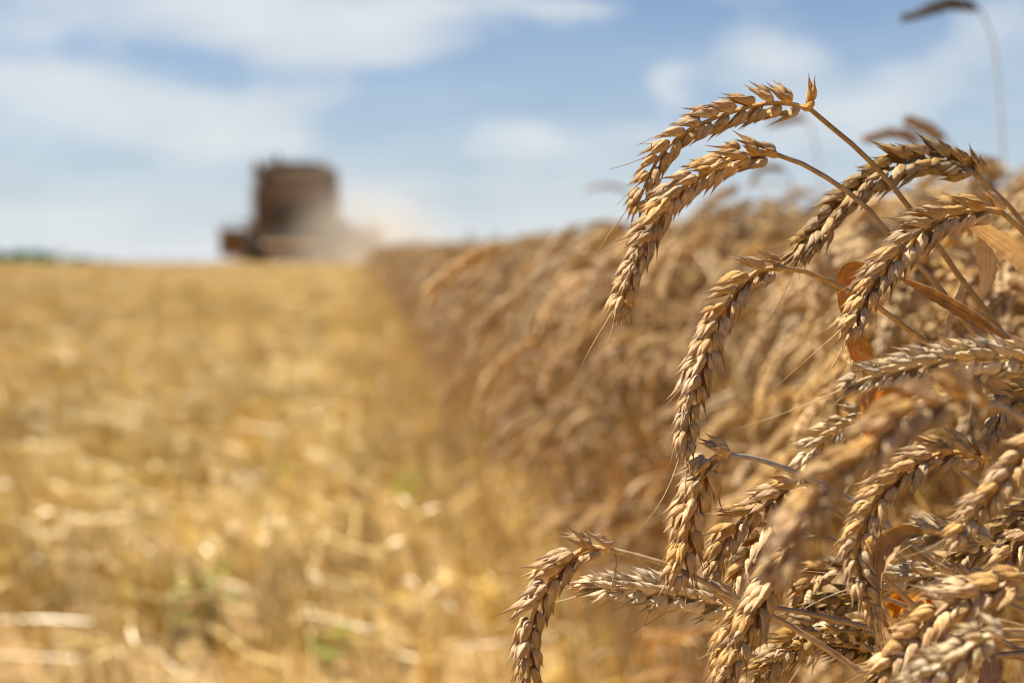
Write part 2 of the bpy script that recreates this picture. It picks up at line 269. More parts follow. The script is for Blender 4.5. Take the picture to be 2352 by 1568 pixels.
def add_spikelet(mb, M, rng, nu=12, nv=11, full=True, mat=0):
    """z: away from the rachis, y: outwards, x: across the fan. About 13 mm long at scale 1"""
    mm = .001; j = lambda s: rng.normal(0, s)
    op = rng.uniform(.8, 1.5); fat = rng.uniform(.84, 1.08)
    for sx in (-1, 1):                                   # the two outer florets
        T = tra(sx * 1.5 * mm, .6 * mm + j(.2) * mm, (.8 + j(.6)) * mm) @ rot('Y', sx * 8 * op + j(4)) @ rot('X', j(4)) @ rot('Z', -sx * 40 + j(9))
        hull(mb, M @ T, (11.6 + j(.8)) * mm, 4.0 * mm * fat, 4.1 * mm * fat, nu, nv, rng, flare=.05 + j(.04), beak=.30 + abs(j(.25)), mat=mat)
    T = tra(j(.4) * mm, 1.8 * mm, (2.3 + j(.6)) * mm) @ rot('Y', j(7)) @ rot('X', -3 * op + j(4)) @ rot('Z', j(16))
    hull(mb, M @ T, (10.6 + j(.8)) * mm, 3.7 * mm * fat, 3.6 * mm * fat, nu, nv, rng, flare=.10 + j(.03), beak=.38 + abs(j(.3)), mat=mat)
    if full:
        T = tra(j(.8) * mm, 1.3 * mm, (4.6 + j(.5)) * mm) @ rot('Y', j(11)) @ rot('X', 3 + j(5)) @ rot('Z', j(30))
        hull(mb, M @ T, (8.6 + j(.8)) * mm, 2.9 * mm, 2.7 * mm, nu, nv, rng, flare=.04, beak=.38 + abs(j(.3)), mat=mat)
    for sx in (-1, 1):                                   # glumes: the two outer scales
        T = tra(sx * 2.0 * mm, (1.1 + j(.2)) * mm, -.3 * mm) @ rot('Y', sx * (12 * op + j(4))) @ rot('X', -8 + j(5)) @ rot('Z', -sx * 55 + j(9))
        hull(mb, M @ T, (8.8 + j(.7)) * mm, 4.1 * mm, 4.0 * mm, nu, nv, rng, flare=.09, beak=.26 + abs(j(.2)), ang=104, keel=.32, mat=mat)
def variant_spikelets(m, n, seed, nu=12, nv=11):
    out = []
    for i in range(n):
        rng = np.random.default_rng(seed + i); mb = MB(); add_spikelet(mb, np.eye(4), rng, nu, nv); out.append(mb.mesh('spikelet', m))
    return out
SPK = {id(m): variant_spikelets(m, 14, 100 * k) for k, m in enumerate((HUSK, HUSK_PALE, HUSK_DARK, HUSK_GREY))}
def ear_frames(C, roll, viewref):
    T = tangents(C); V = nrm(viewref); S0_ = nrm(np.cross(T, V)); Q = np.cross(T, S0_)
    return T, math.cos(R(roll)) * S0_ - math.sin(R(roll)) * Q
def spk_matrix(P, T, S, side, th, scale, rng, jit=8):
    d = nrm(T * math.cos(th) + S * side * math.sin(th)); y = S * side; y = nrm(y - d * (y @ d)); x = np.cross(y, d)
    M = np.eye(4); M[:3, 0] = x; M[:3, 1] = y; M[:3, 2] = d
    M = M @ rot('Z', rng.normal(0, jit)) @ rot('X', rng.normal(0, jit * .7)) @ rot('Y', rng.normal(0, jit * .5))
    M[:3, :3] *= scale; M[:3, 3] = P + S * side * .0005
    return M
def to_ground(P, d, rng, lean=.07):
    P = np.asarray(P); mid = P + d * .11; mid[2] = min(mid[2], P[2] - .03)
    g = np.array([mid[0] + lean + rng.uniform(-.02, .03), mid[1] + rng.uniform(-.01, .05), 0.])
    g[2] = float(gz(g[0], g[1])) - .02
    m2 = mid * .45 + g * .55; m2[0] = mid[0] * .25 + g[0] * .75; m2[1] = mid[1] * .4 + g[1] * .6
    return [mid, m2, g]
def hero(label, ear, stem, z, zs=None, roll=30, sc=1.0, husk=HUSK, stm=STEM, group=None, awns=6, seed=0, neckr=.00095, stemr=.00130, tipfade=.66, flare=(), th=(22, 14), den=1.104):
    """one wheat stalk: ear given neck -> tip, stem neck -> down, both as picture positions with depths"""
    rng = np.random.default_rng(1000 + seed)
    z0, z1 = z if isinstance(z, tuple) else (z, z); zs = zs or z0
    n = len(ear); E = [at(X, Y, z0 + (z1 - z0) * i / (n - 1)) for i, (X, Y) in enumerate(ear)]
    k = len(stem); Sx = [E[0]] + [at(X, Y, z0 + (zs - z0) * (i + 1) / k) for i, (X, Y) in enumerate(stem)]
    d = nrm(Sx[-1] - Sx[-2]); Sx = Sx + to_ground(Sx[-1], d, rng)
    base = Sx[-1]
    root = empty('wheat_stalk', base); tag(root, label, 'wheat stalk', group)
    mb = MB(); C, Ls = spline(Sx, 90); u = np.linspace(0, 1, 90); rad = neckr + (stemr - neckr) * np.clip(u * 6, 0, 1) + (.0003 * np.clip(u - .35, 0, 1))
    for nd in (.42 + rng.uniform(-.04, .04), .72): rad = rad + .0006 * np.exp(-((u - nd) / .006) ** 2)
    tube(mb, C, rad, 10, v1=Ls * 22); mb.build('stem', stm, root, base)
    # ear: the rachis with its collar, carrying the spikelets
    C, Le = spline(E, 60); mb = MB(); u = np.linspace(0, 1, 60)
    tube(mb, C, np.interp(u, [0, .02, .04, .9, 1], [neckr * 1.25, .0015, .0009, .0006, .0003]), 8, v1=.45)
    eo = mb.build('ear', husk, root, base)
    view = C - CAM; T, S = ear_frames(C, roll, view)
    ns = max(5, int(round((Le - .004) / .0037 / sc * den))); sc *= .83; meshes = SPK[id(husk)]; tips = []
    for i in range(ns + 1):
        f = (.012 + (i / ns) * .93) if Le > .03 else i / ns
        q = f * 59; a = int(min(q, 58)); w = q - a
        P = C[a] * (1 - w) + C[a + 1] * w; t_, s_ = nrm(T[a]), nrm(S[a] - T[a] * (S[a] @ T[a]))
        term = i == ns
        scl = sc * np.interp(f, [0, .06, .25, .6, 1], [.78, .94, 1.0, .94, tipfade]) * rng.uniform(.86, 1.08)
        ang = R(np.interp(f, [0, .2, 1], [th[0] + 3, th[0], th[1]]) + rng.normal(0, 3.0)) if not term else 0.0
        if i in flare: ang = R(72 + rng.normal(0, 6))
        M = spk_matrix(P, t_, s_ if not term else np.cross(t_, s_), 1 if i % 2 else -1, ang, scl, rng)
        o = bpy.data.objects.new('spikelet', meshes[rng.integers(len(meshes))]); COL.objects.link(o); o.parent = eo
        M[:3, 3] -= base; o.matrix_local = Matrix(M.tolist())
        tips.append((P + M[:3, 2] / np.linalg.norm(M[:3, 2]) * .0115 * scl, M[:3, 2] / np.linalg.norm(M[:3, 2]), M[:3, 1] / np.linalg.norm(M[:3, 1]), f))
    cand = [t for t in tips if t[3] > .45]; rng.shuffle(cand)
    for (P, dd, yy, f) in cand[:int(awns * 1.5)]:
        l = rng.uniform(.006, .018) * (1 + 1.3 * (f > .85)); mb = MB(); v = np.linspace(0, 1, 7)[:, None]
        mb_c = P + dd * (v * l - .001) + (yy * rng.uniform(-.15, .3) + rng.normal(0, .12, 3)) * v ** 2 * l
        tube(mb, mb_c, np.linspace(.00024, .00008, 7), 4); mb.build('awn', husk, eo, base)
    return root, eo, base
def blade(root, base, pts, z, width, twist, mat, label=None, fold=.22, wav=.03, seed=0, tipw=.1, basew=.6):
    """a dry leaf of a hero stalk"""
    z0, z1 = z if isinstance(z, tuple) else (z, z); n = len(pts)
    Q = [at(X, Y, z0 + (z1 - z0) * i / (n - 1)) for i, (X, Y) in enumerate(pts)]
    C, Lc = spline(Q, 50); u = np.linspace(0, 1, 50)
    w = np.interp(u, np.linspace(0, 1, len(width)), width) / FPX * (z0 + (z1 - z0) * u)
    mb = MB(); ribbon(mb, C, w, [R(a) for a in twist], fold, 9, CAM - C, wav=wav, seed=seed)
    o = mb.build('leaf', mat, root, base)
    if label: o['label'] = label
    return o

# ---- the sharp ears in front, neck -> tip
H = {}
H[1] = hero('topmost sharp drooping ear against the blue sky, highest arch', [(1860,250),(1807,238),(1745,240),(1680,258),(1626,278),(1578,302),(1536,336),(1507,373),(1487,414),(1472,450),(1458,486)],
     [(1892,278),(1950,325),(2003,375),(2057,435),(2103,498),(2148,554),(2198,628),(2247,691),(2289,747),(2324,796)], (.545, .555), .55, roll=14, seed=1, flare=(0,), awns=9, sc=1.05)
H[2] = hero('long pale ear with bristles just beneath the topmost arch', [(1786,356),(1733,353),(1696,358),(1655,377),(1622,393),(1581,422),(1548,450),(1524,483),(1503,516),(1483,553),(1466,586),(1450,623),(1438,655),(1425,696),(1416,734)],
     [(1846,378),(1917,420),(1987,473),(2050,547),(2092,589),(2163,667),(2215,737),(2268,796)], (.542, .540), .56, roll=34, seed=2, awns=12, sc=1.04)
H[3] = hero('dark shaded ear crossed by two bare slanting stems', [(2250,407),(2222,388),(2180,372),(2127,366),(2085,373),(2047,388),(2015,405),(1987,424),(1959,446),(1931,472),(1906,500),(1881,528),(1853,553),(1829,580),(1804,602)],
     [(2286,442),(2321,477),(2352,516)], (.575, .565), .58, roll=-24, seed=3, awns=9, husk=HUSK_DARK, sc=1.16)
H[4] = hero('drooping ear in front of a curled orange leaf', [(2300,487),(2268,480),(2226,484),(2191,491),(2155,508),(2124,526),(2092,547),(2068,572),(2047,596),(2025,621),(2004,649),(1987,681),(1973,712),(1957,746),(1945,776)],
     [(2324,507),(2352,533),(2400,580)], (.522, .515), .53, roll=18, seed=4, awns=9, sc=1.08)
H[5] = hero('long ear hanging nearly straight down beside the blurred crop', [(1796,615),(1767,617),(1736,625),(1704,653),(1681,680),(1661,715),(1646,742),(1630,778),(1618,817),(1607,856),(1595,895),(1587,926),(1579,961),(1575,1000),(1579,1046)],
     [(1841,621),(1892,641),(1943,666),(1982,684),(2021,707),(2082,754),(2150,800),(2225,845)], (.53, .518), .56, roll=26, seed=5, awns=9, sc=1.04)
H[6] = hero('bleached ear lying almost level at the right edge', [(2400,836),(2352,824),(2290,819),(2208,822),(2145,832),(2098,841),(2036,857),(1989,869),(1948,886)],
     [(2440,860),(2480,900)], (.495, .485), .51, roll=28, seed=6, awns=6, husk=HUSK_PALE, sc=1.05)
H[7] = hero('large out of focus ear slanting across the foreground', [(2262,926),(2205,916),(2140,924),(2080,944),(2036,985),(2005,1022),(1958,1054),(1914,1091),(1880,1132),(1858,1172),(1833,1210),(1805,1262),(1778,1330)],
     [(2310,940),(2352,965),(2420,1010)], (.365, .355), .38, roll=25, seed=7, awns=3, sc=1.0)
H[8] = hero('bent ear hanging from a bluish grey stem', [(1673,1045),(1650,1045),(1624,1064),(1609,1100),(1598,1137),(1587,1175),(1579,1212),(1575,1242),(1570,1272),(1561,1302),(1550,1332)],
     [(1720,1050),(1780,1066),(1840,1090),(1890,1112),(1960,1150),(2050,1215),(2160,1290)], (.522, .52), .57, roll=30, seed=8, awns=4, stm=STEM_GREY, sc=1.1)
H[9] = hero('lowest left ear curling down out of the bottom of the picture', [(1403,1261),(1366,1256),(1336,1263),(1309,1280),(1291,1301),(1268,1325),(1253,1351),(1238,1378),(1227,1404),(1219,1434),(1216,1464),(1214,1498),(1214,1531),(1216,1568),(1222,1605)],
     [(1452,1273),(1508,1288),(1564,1310),(1613,1333),(1669,1363),(1767,1411),(1867,1468),(1986,1549),(2060,1610)], (.518, .518), .53, roll=24, seed=9, awns=6, sc=1.05)
H[10] = hero('bristly ear lying level and pointing left behind the lowest stem', [(1735,1400),(1700,1392),(1658,1385),(1620,1374),(1564,1362),(1508,1355),(1452,1351),(1395,1347),(1345,1346)],
     [(1773,1395),(1867,1410),(2017,1448),(2140,1500)], (.54, .545), .55, roll=40, seed=10, flare=(0, 1), awns=10, husk=HUSK_PALE, sc=1.12, th=(33, 18))
H[11] = hero('golden ear with open husks, left of a near parallel twin', [(1868,1108),(1840,1112),(1811,1121),(1786,1136),(1758,1158),(1733,1171),(1711,1186),(1689,1211),(1670,1236),(1655,1265),(1639,1296),(1630,1327)],
     [(1920,1130),(1990,1180),(2080,1250),(2200,1340)], (.55, .545), .58, roll=20, seed=11, awns=5, sc=1.1)
H[12] = hero('golden ear half hidden behind the out of focus ear, right of its twin', [(1850,1150),(1822,1165),(1798,1183),(1773,1202),(1751,1224),(1733,1249),(1717,1274),(1708,1302),(1695,1325),(1682,1360)],
     [(1900,1165),(1980,1215),(2080,1290),(2200,1390)], (.57, .565), .60, roll=-20, seed=12, awns=4, sc=1.08)
H[13] = hero('long ear bending down in the middle of the right cluster', [(2270,1057),(2233,1044),(2202,1038),(2161,1041),(2123,1054),(2089,1072),(2067,1091),(2045,1110),(2020,1135),(2005,1160),(1990,1190),(1977,1220),(1967,1255),(1967,1285),(1973,1318),(1986,1352),(1998,1390),(2005,1425)],
     [(2308,1075),(2352,1097),(2420,1140)], (.495, .495), .51, roll=20, seed=13, awns=8, sc=1.02)
H[14] = hero('soft pale ear slanting in from the right edge', [(2420,1005),(2380,1020),(2352,1041),(2323,1075),(2295,1116),(2270,1141),(2245,1169),(2220,1203),(2195,1240)],
     [(2470,1000),(2540,1030)], (.455, .465), .46, roll=20, seed=14, awns=8, sc=.84)
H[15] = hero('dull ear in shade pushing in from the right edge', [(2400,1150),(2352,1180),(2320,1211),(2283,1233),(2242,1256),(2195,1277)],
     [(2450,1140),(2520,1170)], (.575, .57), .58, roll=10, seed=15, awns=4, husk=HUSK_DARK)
H[16] = hero('big bright ear in the bottom right corner, lit along its upper side', [(2352,1328),(2305,1343),(2258,1358),(2211,1374),(2173,1393),(2148,1414),(2123,1440),(2098,1461),(2073,1486),(2052,1512),(2030,1538),(2000,1566)],
     [(2400,1322),(2470,1350)], (.455, .475), .46, roll=16, seed=16, awns=4, sc=1.08)
H[17] = hero('sunlit level ear behind the curled brown leaf', [(2215,1330),(2180,1320),(2148,1318),(2101,1324),(2055,1327),(2017,1333),(1985,1342)],
     [(2270,1360),(2340,1400)], (.56, .56), .57, roll=34, seed=17, awns=3, husk=HUSK_PALE)
H[18] = hero('blurred pale ear at the very bottom right with spread husks', [(2300,1458),(2262,1461),(2225,1485),(2195,1510),(2150,1532),(2110,1555),(2075,1590)],
     [(2352,1462),(2430,1480)], (.43, .435), .44, roll=40, seed=18, awns=5, sc=.85, husk=HUSK_PALE, th=(36, 22))
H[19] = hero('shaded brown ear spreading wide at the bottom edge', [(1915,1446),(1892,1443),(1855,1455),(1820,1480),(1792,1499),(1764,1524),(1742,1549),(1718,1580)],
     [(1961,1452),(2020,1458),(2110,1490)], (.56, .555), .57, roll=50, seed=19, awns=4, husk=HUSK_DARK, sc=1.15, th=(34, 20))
H[20] = hero('steep ear emerging under the tip of the out of focus ear', [(1815,1262),(1793,1300),(1770,1338),(1742,1383),(1720,1430),(1701,1477),(1683,1518),(1664,1555),(1646,1592)],
     [(1850,1235),(1910,1240),(1990,1290),(2110,1400)], (.505, .50), .54, roll=30, seed=20, awns=6)
H[21] = hero('narrow golden ear behind the steep ear', [(1712,1360),(1698,1395),(1680,1438),(1664,1477),(1652,1515)],
     [(1745,1335),(1810,1340),(1900,1390),(2010,1470)], (.57, .57), .59, roll=20, seed=21, awns=4)
H[22] = hero('short ear seen through the gap behind the middle cluster', [(1935,1305),(1908,1308),(1883,1318),(1861,1343),(1848,1368),(1840,1398)],
     [(1990,1320),(2060,1365),(2160,1440)], (.585, .58), .60, roll=-15, seed=22, awns=3)
H[23] = hero('cream ear glowing behind the out of focus ear', [(2010,962),(1976,958),(1926,983),(1889,1010),(1864,1041),(1845,1075)],
     [(2070,985),(2150,1040),(2250,1120)], (.585, .58), .60, roll=46, seed=23, awns=2, husk=HUSK_PALE, th=(36, 24))
H[24] = hero('ear tip with long bristles poking left beside the brown leaf', [(2270,1250),(2225,1238),(2180,1229),(2133,1223),(2090,1221)],
     [(2330,1275),(2420,1320)], (.55, .55), .56, roll=22, seed=24, awns=6, husk=HUSK_PALE)
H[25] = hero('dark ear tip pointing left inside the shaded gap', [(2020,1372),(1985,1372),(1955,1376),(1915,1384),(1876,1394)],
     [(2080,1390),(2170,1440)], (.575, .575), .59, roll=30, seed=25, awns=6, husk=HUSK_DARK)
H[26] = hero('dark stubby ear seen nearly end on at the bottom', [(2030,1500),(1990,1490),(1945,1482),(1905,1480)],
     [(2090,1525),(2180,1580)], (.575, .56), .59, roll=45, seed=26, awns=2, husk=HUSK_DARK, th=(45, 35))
H[34] = hero('small blurred ear hanging at the right edge above the bleached level ear', [(2345,672),(2318,676),(2292,694),(2272,724),(2258,760)],
     [(2385,690),(2440,740)], (.74, .73), .75, roll=20, seed=34, awns=2)
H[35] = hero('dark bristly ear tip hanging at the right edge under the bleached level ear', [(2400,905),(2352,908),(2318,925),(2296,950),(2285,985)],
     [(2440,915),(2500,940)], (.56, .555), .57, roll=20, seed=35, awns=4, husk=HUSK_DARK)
H[36] = hero('golden blurred ear deep behind the crossing stems at the right', [(2300,610),(2265,618),(2238,640),(2220,672),(2208,712)],
     [(2350,630),(2420,680)], (.85, .84), .86, roll=20, seed=36, awns=0)
H[37] = hero('sunlit ear low behind the lowest slanting stems', [(1990,1425),(1950,1428),(1905,1446),(1872,1475),(1850,1512)],
     [(2050,1440),(2140,1490)], (.60, .60), .61, roll=20, seed=37, awns=3, husk=HUSK_PALE)
H[38] = hero('ear at the right edge between the soft pale ear and the big bright ear', [(2400,1215),(2360,1228),(2330,1255),(2305,1290),(2285,1325)],
     [(2450,1220),(2520,1250)], (.525, .525), .53, roll=20, seed=38, awns=4)
# ---- the blurred ears against the sky
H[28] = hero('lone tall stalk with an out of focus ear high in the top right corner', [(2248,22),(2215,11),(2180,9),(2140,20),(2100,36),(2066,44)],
     [(2270,60),(2285,120),(2293,200),(2300,300),(2305,380)], (1.55, 1.50), 1.58, roll=30, seed=28, awns=0, husk=HUSK_GREY, stm=STEM_GREY, sc=1.15)  # husk and stem colours carry the silhouette's darkness
H[29] = hero('blurred ear arching behind the crossed stems under the sky', [(2115,330),(2085,312),(2050,306),(2015,312),(1980,322)],
     [(2150,380),(2180,460),(2205,560)], (1.40, 1.36), 1.42, roll=20, seed=29, awns=0)
H[30] = hero('blurred ear tip pointing up left above the dark shaded ear', [(2168,322),(2140,302),(2105,285),(2078,276)],
     [(2200,350),(2235,420),(2250,520)], (1.30, 1.28), 1.32, roll=20, seed=30, awns=0)
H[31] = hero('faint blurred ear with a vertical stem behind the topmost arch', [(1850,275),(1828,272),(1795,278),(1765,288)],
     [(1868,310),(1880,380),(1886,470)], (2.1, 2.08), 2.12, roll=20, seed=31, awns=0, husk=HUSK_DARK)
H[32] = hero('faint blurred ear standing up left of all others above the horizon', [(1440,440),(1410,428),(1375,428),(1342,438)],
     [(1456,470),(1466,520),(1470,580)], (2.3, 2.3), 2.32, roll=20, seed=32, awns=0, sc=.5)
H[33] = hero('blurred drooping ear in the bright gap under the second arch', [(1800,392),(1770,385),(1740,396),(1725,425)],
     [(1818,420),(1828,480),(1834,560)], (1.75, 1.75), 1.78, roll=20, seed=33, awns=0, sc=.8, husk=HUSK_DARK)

# ---- dry leaves of the sharp stalks
r, e, b = H[4]
blade(r, b, [(2225,512),(2256,545),(2268,600),(2260,655),(2238,700)], (.565, .57), [16, 40, 48, 40, 14], [40, -20, 30, 65], LEAF_PALE, 'hanging withered pale leaf', seed=2)
blade(r, b, [(2440,655),(2352,588),(2290,545),(2215,500)], (.56, .55), [60, 66, 52, 12], [25, 30, 20], LEAF_PALE, 'folded pale leaf running off the right edge', seed=3)
r, e, b = H[5]
blade(r, b, [(1992,614),(1962,618),(1940,648),(1936,700),(1946,745),(1970,792),(1990,842)], (.54, .555), [20, 44, 36, 18, 30, 54, 44], [20, -30, -65, -50, 0, 20], LEAF_ORANGE, 'glowing orange curled leaf', seed=4)
blade(r, b, [(1993,838),(2002,880),(1990,920),(1982,965)], (.555, .56), [34, 40, 24, 10], [20, -30, 40], LEAF_ORANGE, 'orange strip of withered leaf', seed=5)
r, e, b = H[1]
blade(r, b, [(2330,790),(2290,758),(2220,712),(2130,664),(2066,634)], (.545, .535), [16, 26, 34, 28, 8], [62, 40, 25, 40], LEAF_BROWN, 'long brown folded leaf', fold=.75, seed=6)
blade(r, b, [(2215,640),(2195,700),(2178,750),(2172,800)], (.57, .575), [14, 20, 16, 6], [50, 20, 60], LEAF_PALE, 'thin white strip of leaf', seed=7)
r, e, b = H[6]
blade(r, b, [(2120,862),(2080,884),(2042,920),(2010,975),(1990,1010)], (.555, .56), [20, 62, 80, 70, 20], [30, 0, 0, 20], LEAF_ORANGE, 'broad glowing orange leaf', seed=8)
blade(r, b, [(2270,875),(2310,905),(2360,950),(2420,1000)], (.555, .56), [24, 60, 80, 60], [0, 20], LEAF_BROWN, 'brown veined leaf at the right edge', seed=9)
r, e, b = H[7]
blade(r, b, [(2232,925),(2224,890),(2213,850),(2209,835)], (.37, .37), [26, 30, 22, 6], [10, 10], LEAF_PALE, 'out of focus upright pale bract', seed=10)
r, e, b = H[13]
blade(r, b, [(2120,1218),(2080,1216),(2045,1240),(2022,1290),(2018,1345),(2026,1410),(2040,1490)], (.525, .515), [16, 40, 54, 40, 26, 40, 50], [60, 30, 0, -40, -70, -20, 0], LEAF_BROWN, 'rolled brown leaf hanging down', seed=11)
r, e, b = H[16]
blade(r, b, [(2160,1580),(2180,1500),(2215,1440),(2290,1420)], (.56, .57), [60, 70, 50, 10], [0, 30], LEAF_BROWN, 'brown leaf deep behind the ears', seed=12)
blade(r, b, [(2260,1600),(2275,1540),(2270,1490)], (.52, .53), [40, 44, 20], [20, -20], LEAF_BROWN, 'dark brown leaf at the bottom edge', seed=13)
r, e, b = H[17]
blade(r, b, [(2040,1400),(2075,1385),(2110,1360),(2170,1345)], (.59, .59), [40, 80, 70, 20], [0, 20], LEAF_ORANGE, 'orange leaf glowing in the gap', seed=14)
blade(r, b, [(2080,1470),(2095,1420),(2120,1380)], (.58, .58), [50, 60, 14], [0, 0], LEAF_PALE, 'pale dry leaf in the gap', seed=15)
# withered thread caught on the lowest left stem
r, e, b = H[9]
mb = MB()
for pts in ([(1375,1262),(1396,1247),(1404,1252),(1414,1280),(1416,1291),(1410,1324),(1405,1350)], [(1368,1264),(1395,1258),(1405,1244),(1412,1246)]):
    C, _ = spline([at(X, Y, .525) for X, Y in pts], 24); tube(mb, C, .00035, 5)
o = mb.build('withered_thread', LEAF_BROWN, r, b)

# ------------------------------------------------------------------ wheat: the crop behind
def field_parts(seed):
    """a whole stalk, base at the origin, drooping towards -x; returns builders for stem, ear, leaves"""
    rng = np.random.default_rng(seed); h = .74 + rng.uniform(-.03, .03); ds = .01
    up = np.arange(0, h, ds); neck = np.arange(0, .14, ds / 2); ear = np.arange(0, rng.uniform(.078, .098), .004)
    a0 = rng.uniform(2, 6); a1 = rng.uniform(12, 26); a2 = rng.uniform(75, 115); a3 = rng.uniform(135, 170)
    ang = np.concatenate([np.interp(up, [0, h], [a0, a1]), np.interp(neck, [0, .14], [a1, a2]), np.interp(ear, [0, ear[-1]], [a2, a3])])
    st = np.concatenate([np.full(len(up), ds), np.full(len(neck), ds / 2), np.full(len(ear), .004)])
    P = np.zeros((len(ang), 3)); P[:, 0] = -np.cumsum(np.sin(R(1) * ang) * st); P[:, 2] = np.cumsum(np.cos(R(1) * ang) * st); P[:, 1] = np.cumsum(rng.normal(0, .02) * st)
    ns = len(up) + len(neck); Sp, Ep = P[:ns], P[ns - 1:]
    ms = MB(); C, _ = spline(Sp[::4], 26); tube(ms, C, np.linspace(.0017, .001, 26), 6, v1=16)
    me = MB(); C, Le = spline(Ep[::2], 30); tube(me, C, .0009, 5, mat=0)
    roll = rng.uniform(0, 180); T, S = ear_frames(C, roll, np.broadcast_to(np.array([.0, 1., .1]), C.shape))
    n = int(Le / .0040)
    for i in range(n + 1):
        f = i / n; q = int(f * 28); M = spk_matrix(C[q], T[q], nrm(S[q]), 1 if i % 2 else -1, R(27 - 12 * f) if i < n else 0, np.interp(f, [0, .2, 1], [.74, .9, .62]), rng)
        add_spikelet(me, M, rng, 6, 5, False)
    ml = []
    for k in range(2):
        z0 = rng.uniform(.30, .62); i = int(np.argmin(np.abs(P[:ns, 2] - z0))); b0 = P[i]; th = rng.uniform(0, 6.28); l = rng.uniform(.12, .24)
        v = np.linspace(0, 1, 14); out = np.array([math.cos(th), math.sin(th), 0]); droop = rng.uniform(.8, 1.8)
        C = b0 + out * (np.sin(v * 1.9)[:, None] * l * .5) + np.array([0, 0, 1.]) * ((v * .35 - droop * v ** 2 * .62)[:, None] * l)
        m = MB(); ribbon(m, C, .011 * np.interp(v, [0, .3, 1], [.5, 1, .1]) * rng.uniform(.7, 1.2), [rng.uniform(-1, 1), rng.uniform(-2, 2), rng.uniform(-3, 3)], .25, 4, np.array([0.1, -.4, 1.]), wav=.08, seed=seed + k); ml.append(m)
    return ms, me, ml
def merge(parts):                                       # [(MB, material index)]
    mb = MB(); b = 0
    for m, k in parts:
        for v, f, uv in zip(m.v, m.f, m.uv): mb.v.append(v); mb.uv.append(uv)
        mb.f += [f + b for f in m.f]; mb.mi += [np.full(len(f), k) for f in m.f]; b += m.n
    mb.n = b; return mb
NV = 10
VAR = [field_parts(500 + 10 * i) for i in range(NV)]
VMESH = [(ms.mesh('stem', FIELD_STEM), me.mesh('ear', FIELD_HUSK), [m.mesh('leaf', FIELD_LEAF) for m in ml]) for ms, me, ml in VAR]
VTOP = [float(np.concatenate(ms.v)[:, 2].max()) for ms, me, ml in VAR]
def extremes(ms, me):
    a = np.concatenate(ms.v + me.v); e = np.concatenate(me.v)
    return np.array([a[np.argmax(a[:, 2])], e[np.argmin(e[:, 2])], e[np.argmin(e[:, 0])], e[np.argmax(e[:, 2])]])
VEX = [extremes(ms, me) for ms, me, ml in VAR]
SRC = [bpy.data.objects.new('wheat_source', merge([(ms, 0), (me, 1)] + [(m, 2) for m in ml]).mesh('wheat_source', [FIELD_STEM, FIELD_HUSK, FIELD_LEAF])) for ms, me, ml in VAR]
def scatter(name, P, ROT, SC, IDX, sources, mat, label=None, cat=None):
    me = bpy.data.meshes.new(name); n = len(P); me.vertices.add(n); me.vertices.foreach_set('co', np.asarray(P, np.float32).ravel())
    for nm, ty, a in (('rot', 'FLOAT_VECTOR', ROT), ('scl', 'FLOAT_VECTOR', SC)):
        at_ = me.attributes.new(nm, ty, 'POINT'); at_.data.foreach_set('vector', np.asarray(a, np.float32).ravel())
    at_ = me.attributes.new('idx', 'INT', 'POINT'); at_.data.foreach_set('value', np.asarray(IDX, np.int32)); me.materials.append(mat)
    o = bpy.data.objects.new(name, me); COL.objects.link(o); tag(o, label, cat, kind='stuff')
    ng = bpy.data.node_groups.new(name, 'GeometryNodeTree'); ng.interface.new_socket('Geometry', in_out='INPUT', socket_type='NodeSocketGeometry'); ng.interface.new_socket('Geometry', in_out='OUTPUT', socket_type='NodeSocketGeometry')
    A = ng.nodes; K = ng.links; gi = A.new('NodeGroupInput'); go = A.new('NodeGroupOutput'); ip = A.new('GeometryNodeInstanceOnPoints'); jn = A.new('GeometryNodeJoinGeometry')
    for s in reversed(sources):                          # a join lists its last link first
        oi = A.new('GeometryNodeObjectInfo'); oi.inputs['Object'].default_value = s; oi.inputs['As Instance'].default_value = True; K.new(oi.outputs['Geometry'], jn.inputs[0])
    def na(nm, ty):
        q = A.new('GeometryNodeInputNamedAttribute'); q.data_type = ty; q.inputs['Name'].default_value = nm; return q.outputs['Attribute']
    er = A.new('FunctionNodeEulerToRotation'); K.new(na('rot', 'FLOAT_VECTOR'), er.inputs[0])
    K.new(gi.outputs[0], ip.inputs['Points']); K.new(jn.outputs[0], ip.inputs['Instance']); ip.inputs['Pick Instance'].default_value = True
    K.new(na('idx', 'INT'), ip.inputs['Instance Index']); K.new(er.outputs[0], ip.inputs['Rotation']); K.new(na('scl', 'FLOAT_VECTOR'), ip.inputs['Scale']); K.new(ip.outputs[0], go.inputs[0])
    md = o.modifiers.new('scatter', 'NODES'); md.node_group = ng
    return o
TOPH = HC + .125                                        # height of the standing crop
def crop_points():
    out = []
    def zone(t0, t1, s0, s1, dens, hs=1.0):
        n = int((t1 - t0) * (s1 - s0) * dens); t = RNG.uniform(t0, t1, n); s = RNG.uniform(s0, s1, n)
        out.append(np.stack([s + ROW * t, t, np.full(n, hs)], 1))
    zone(.75, 1.3, S0 - .12, 1.4, 800); zone(1.3, 3.5, S0 - .05, 1.5, 800); zone(3.5, 10, S0, 1.7, 480); zone(3, 10, 1.6, 4, 90); zone(10, 30, S0, 3, 110); zone(10, 30, 3, 12, 22)
    zone(30, 45, S0, 4, 60, .84); zone(45, 66, S0, 4, 60, .72); zone(30, 66, 4, 26, 9, .8); zone(63, 72, -6.2, S0, 40, .7); zone(.74, 1.05, .26, .80, 900, .95); zone(1.5, 3, 1.5, 4, 90)
    zone(.80, 1.5, 1.5, 2.2, 90)
    zone(2.2, 8, S0 - .34, S0 + .05, 110, .5); zone(8, 40, S0 - .40, S0 + .05, 26, .5)
    return np.concatenate(out)
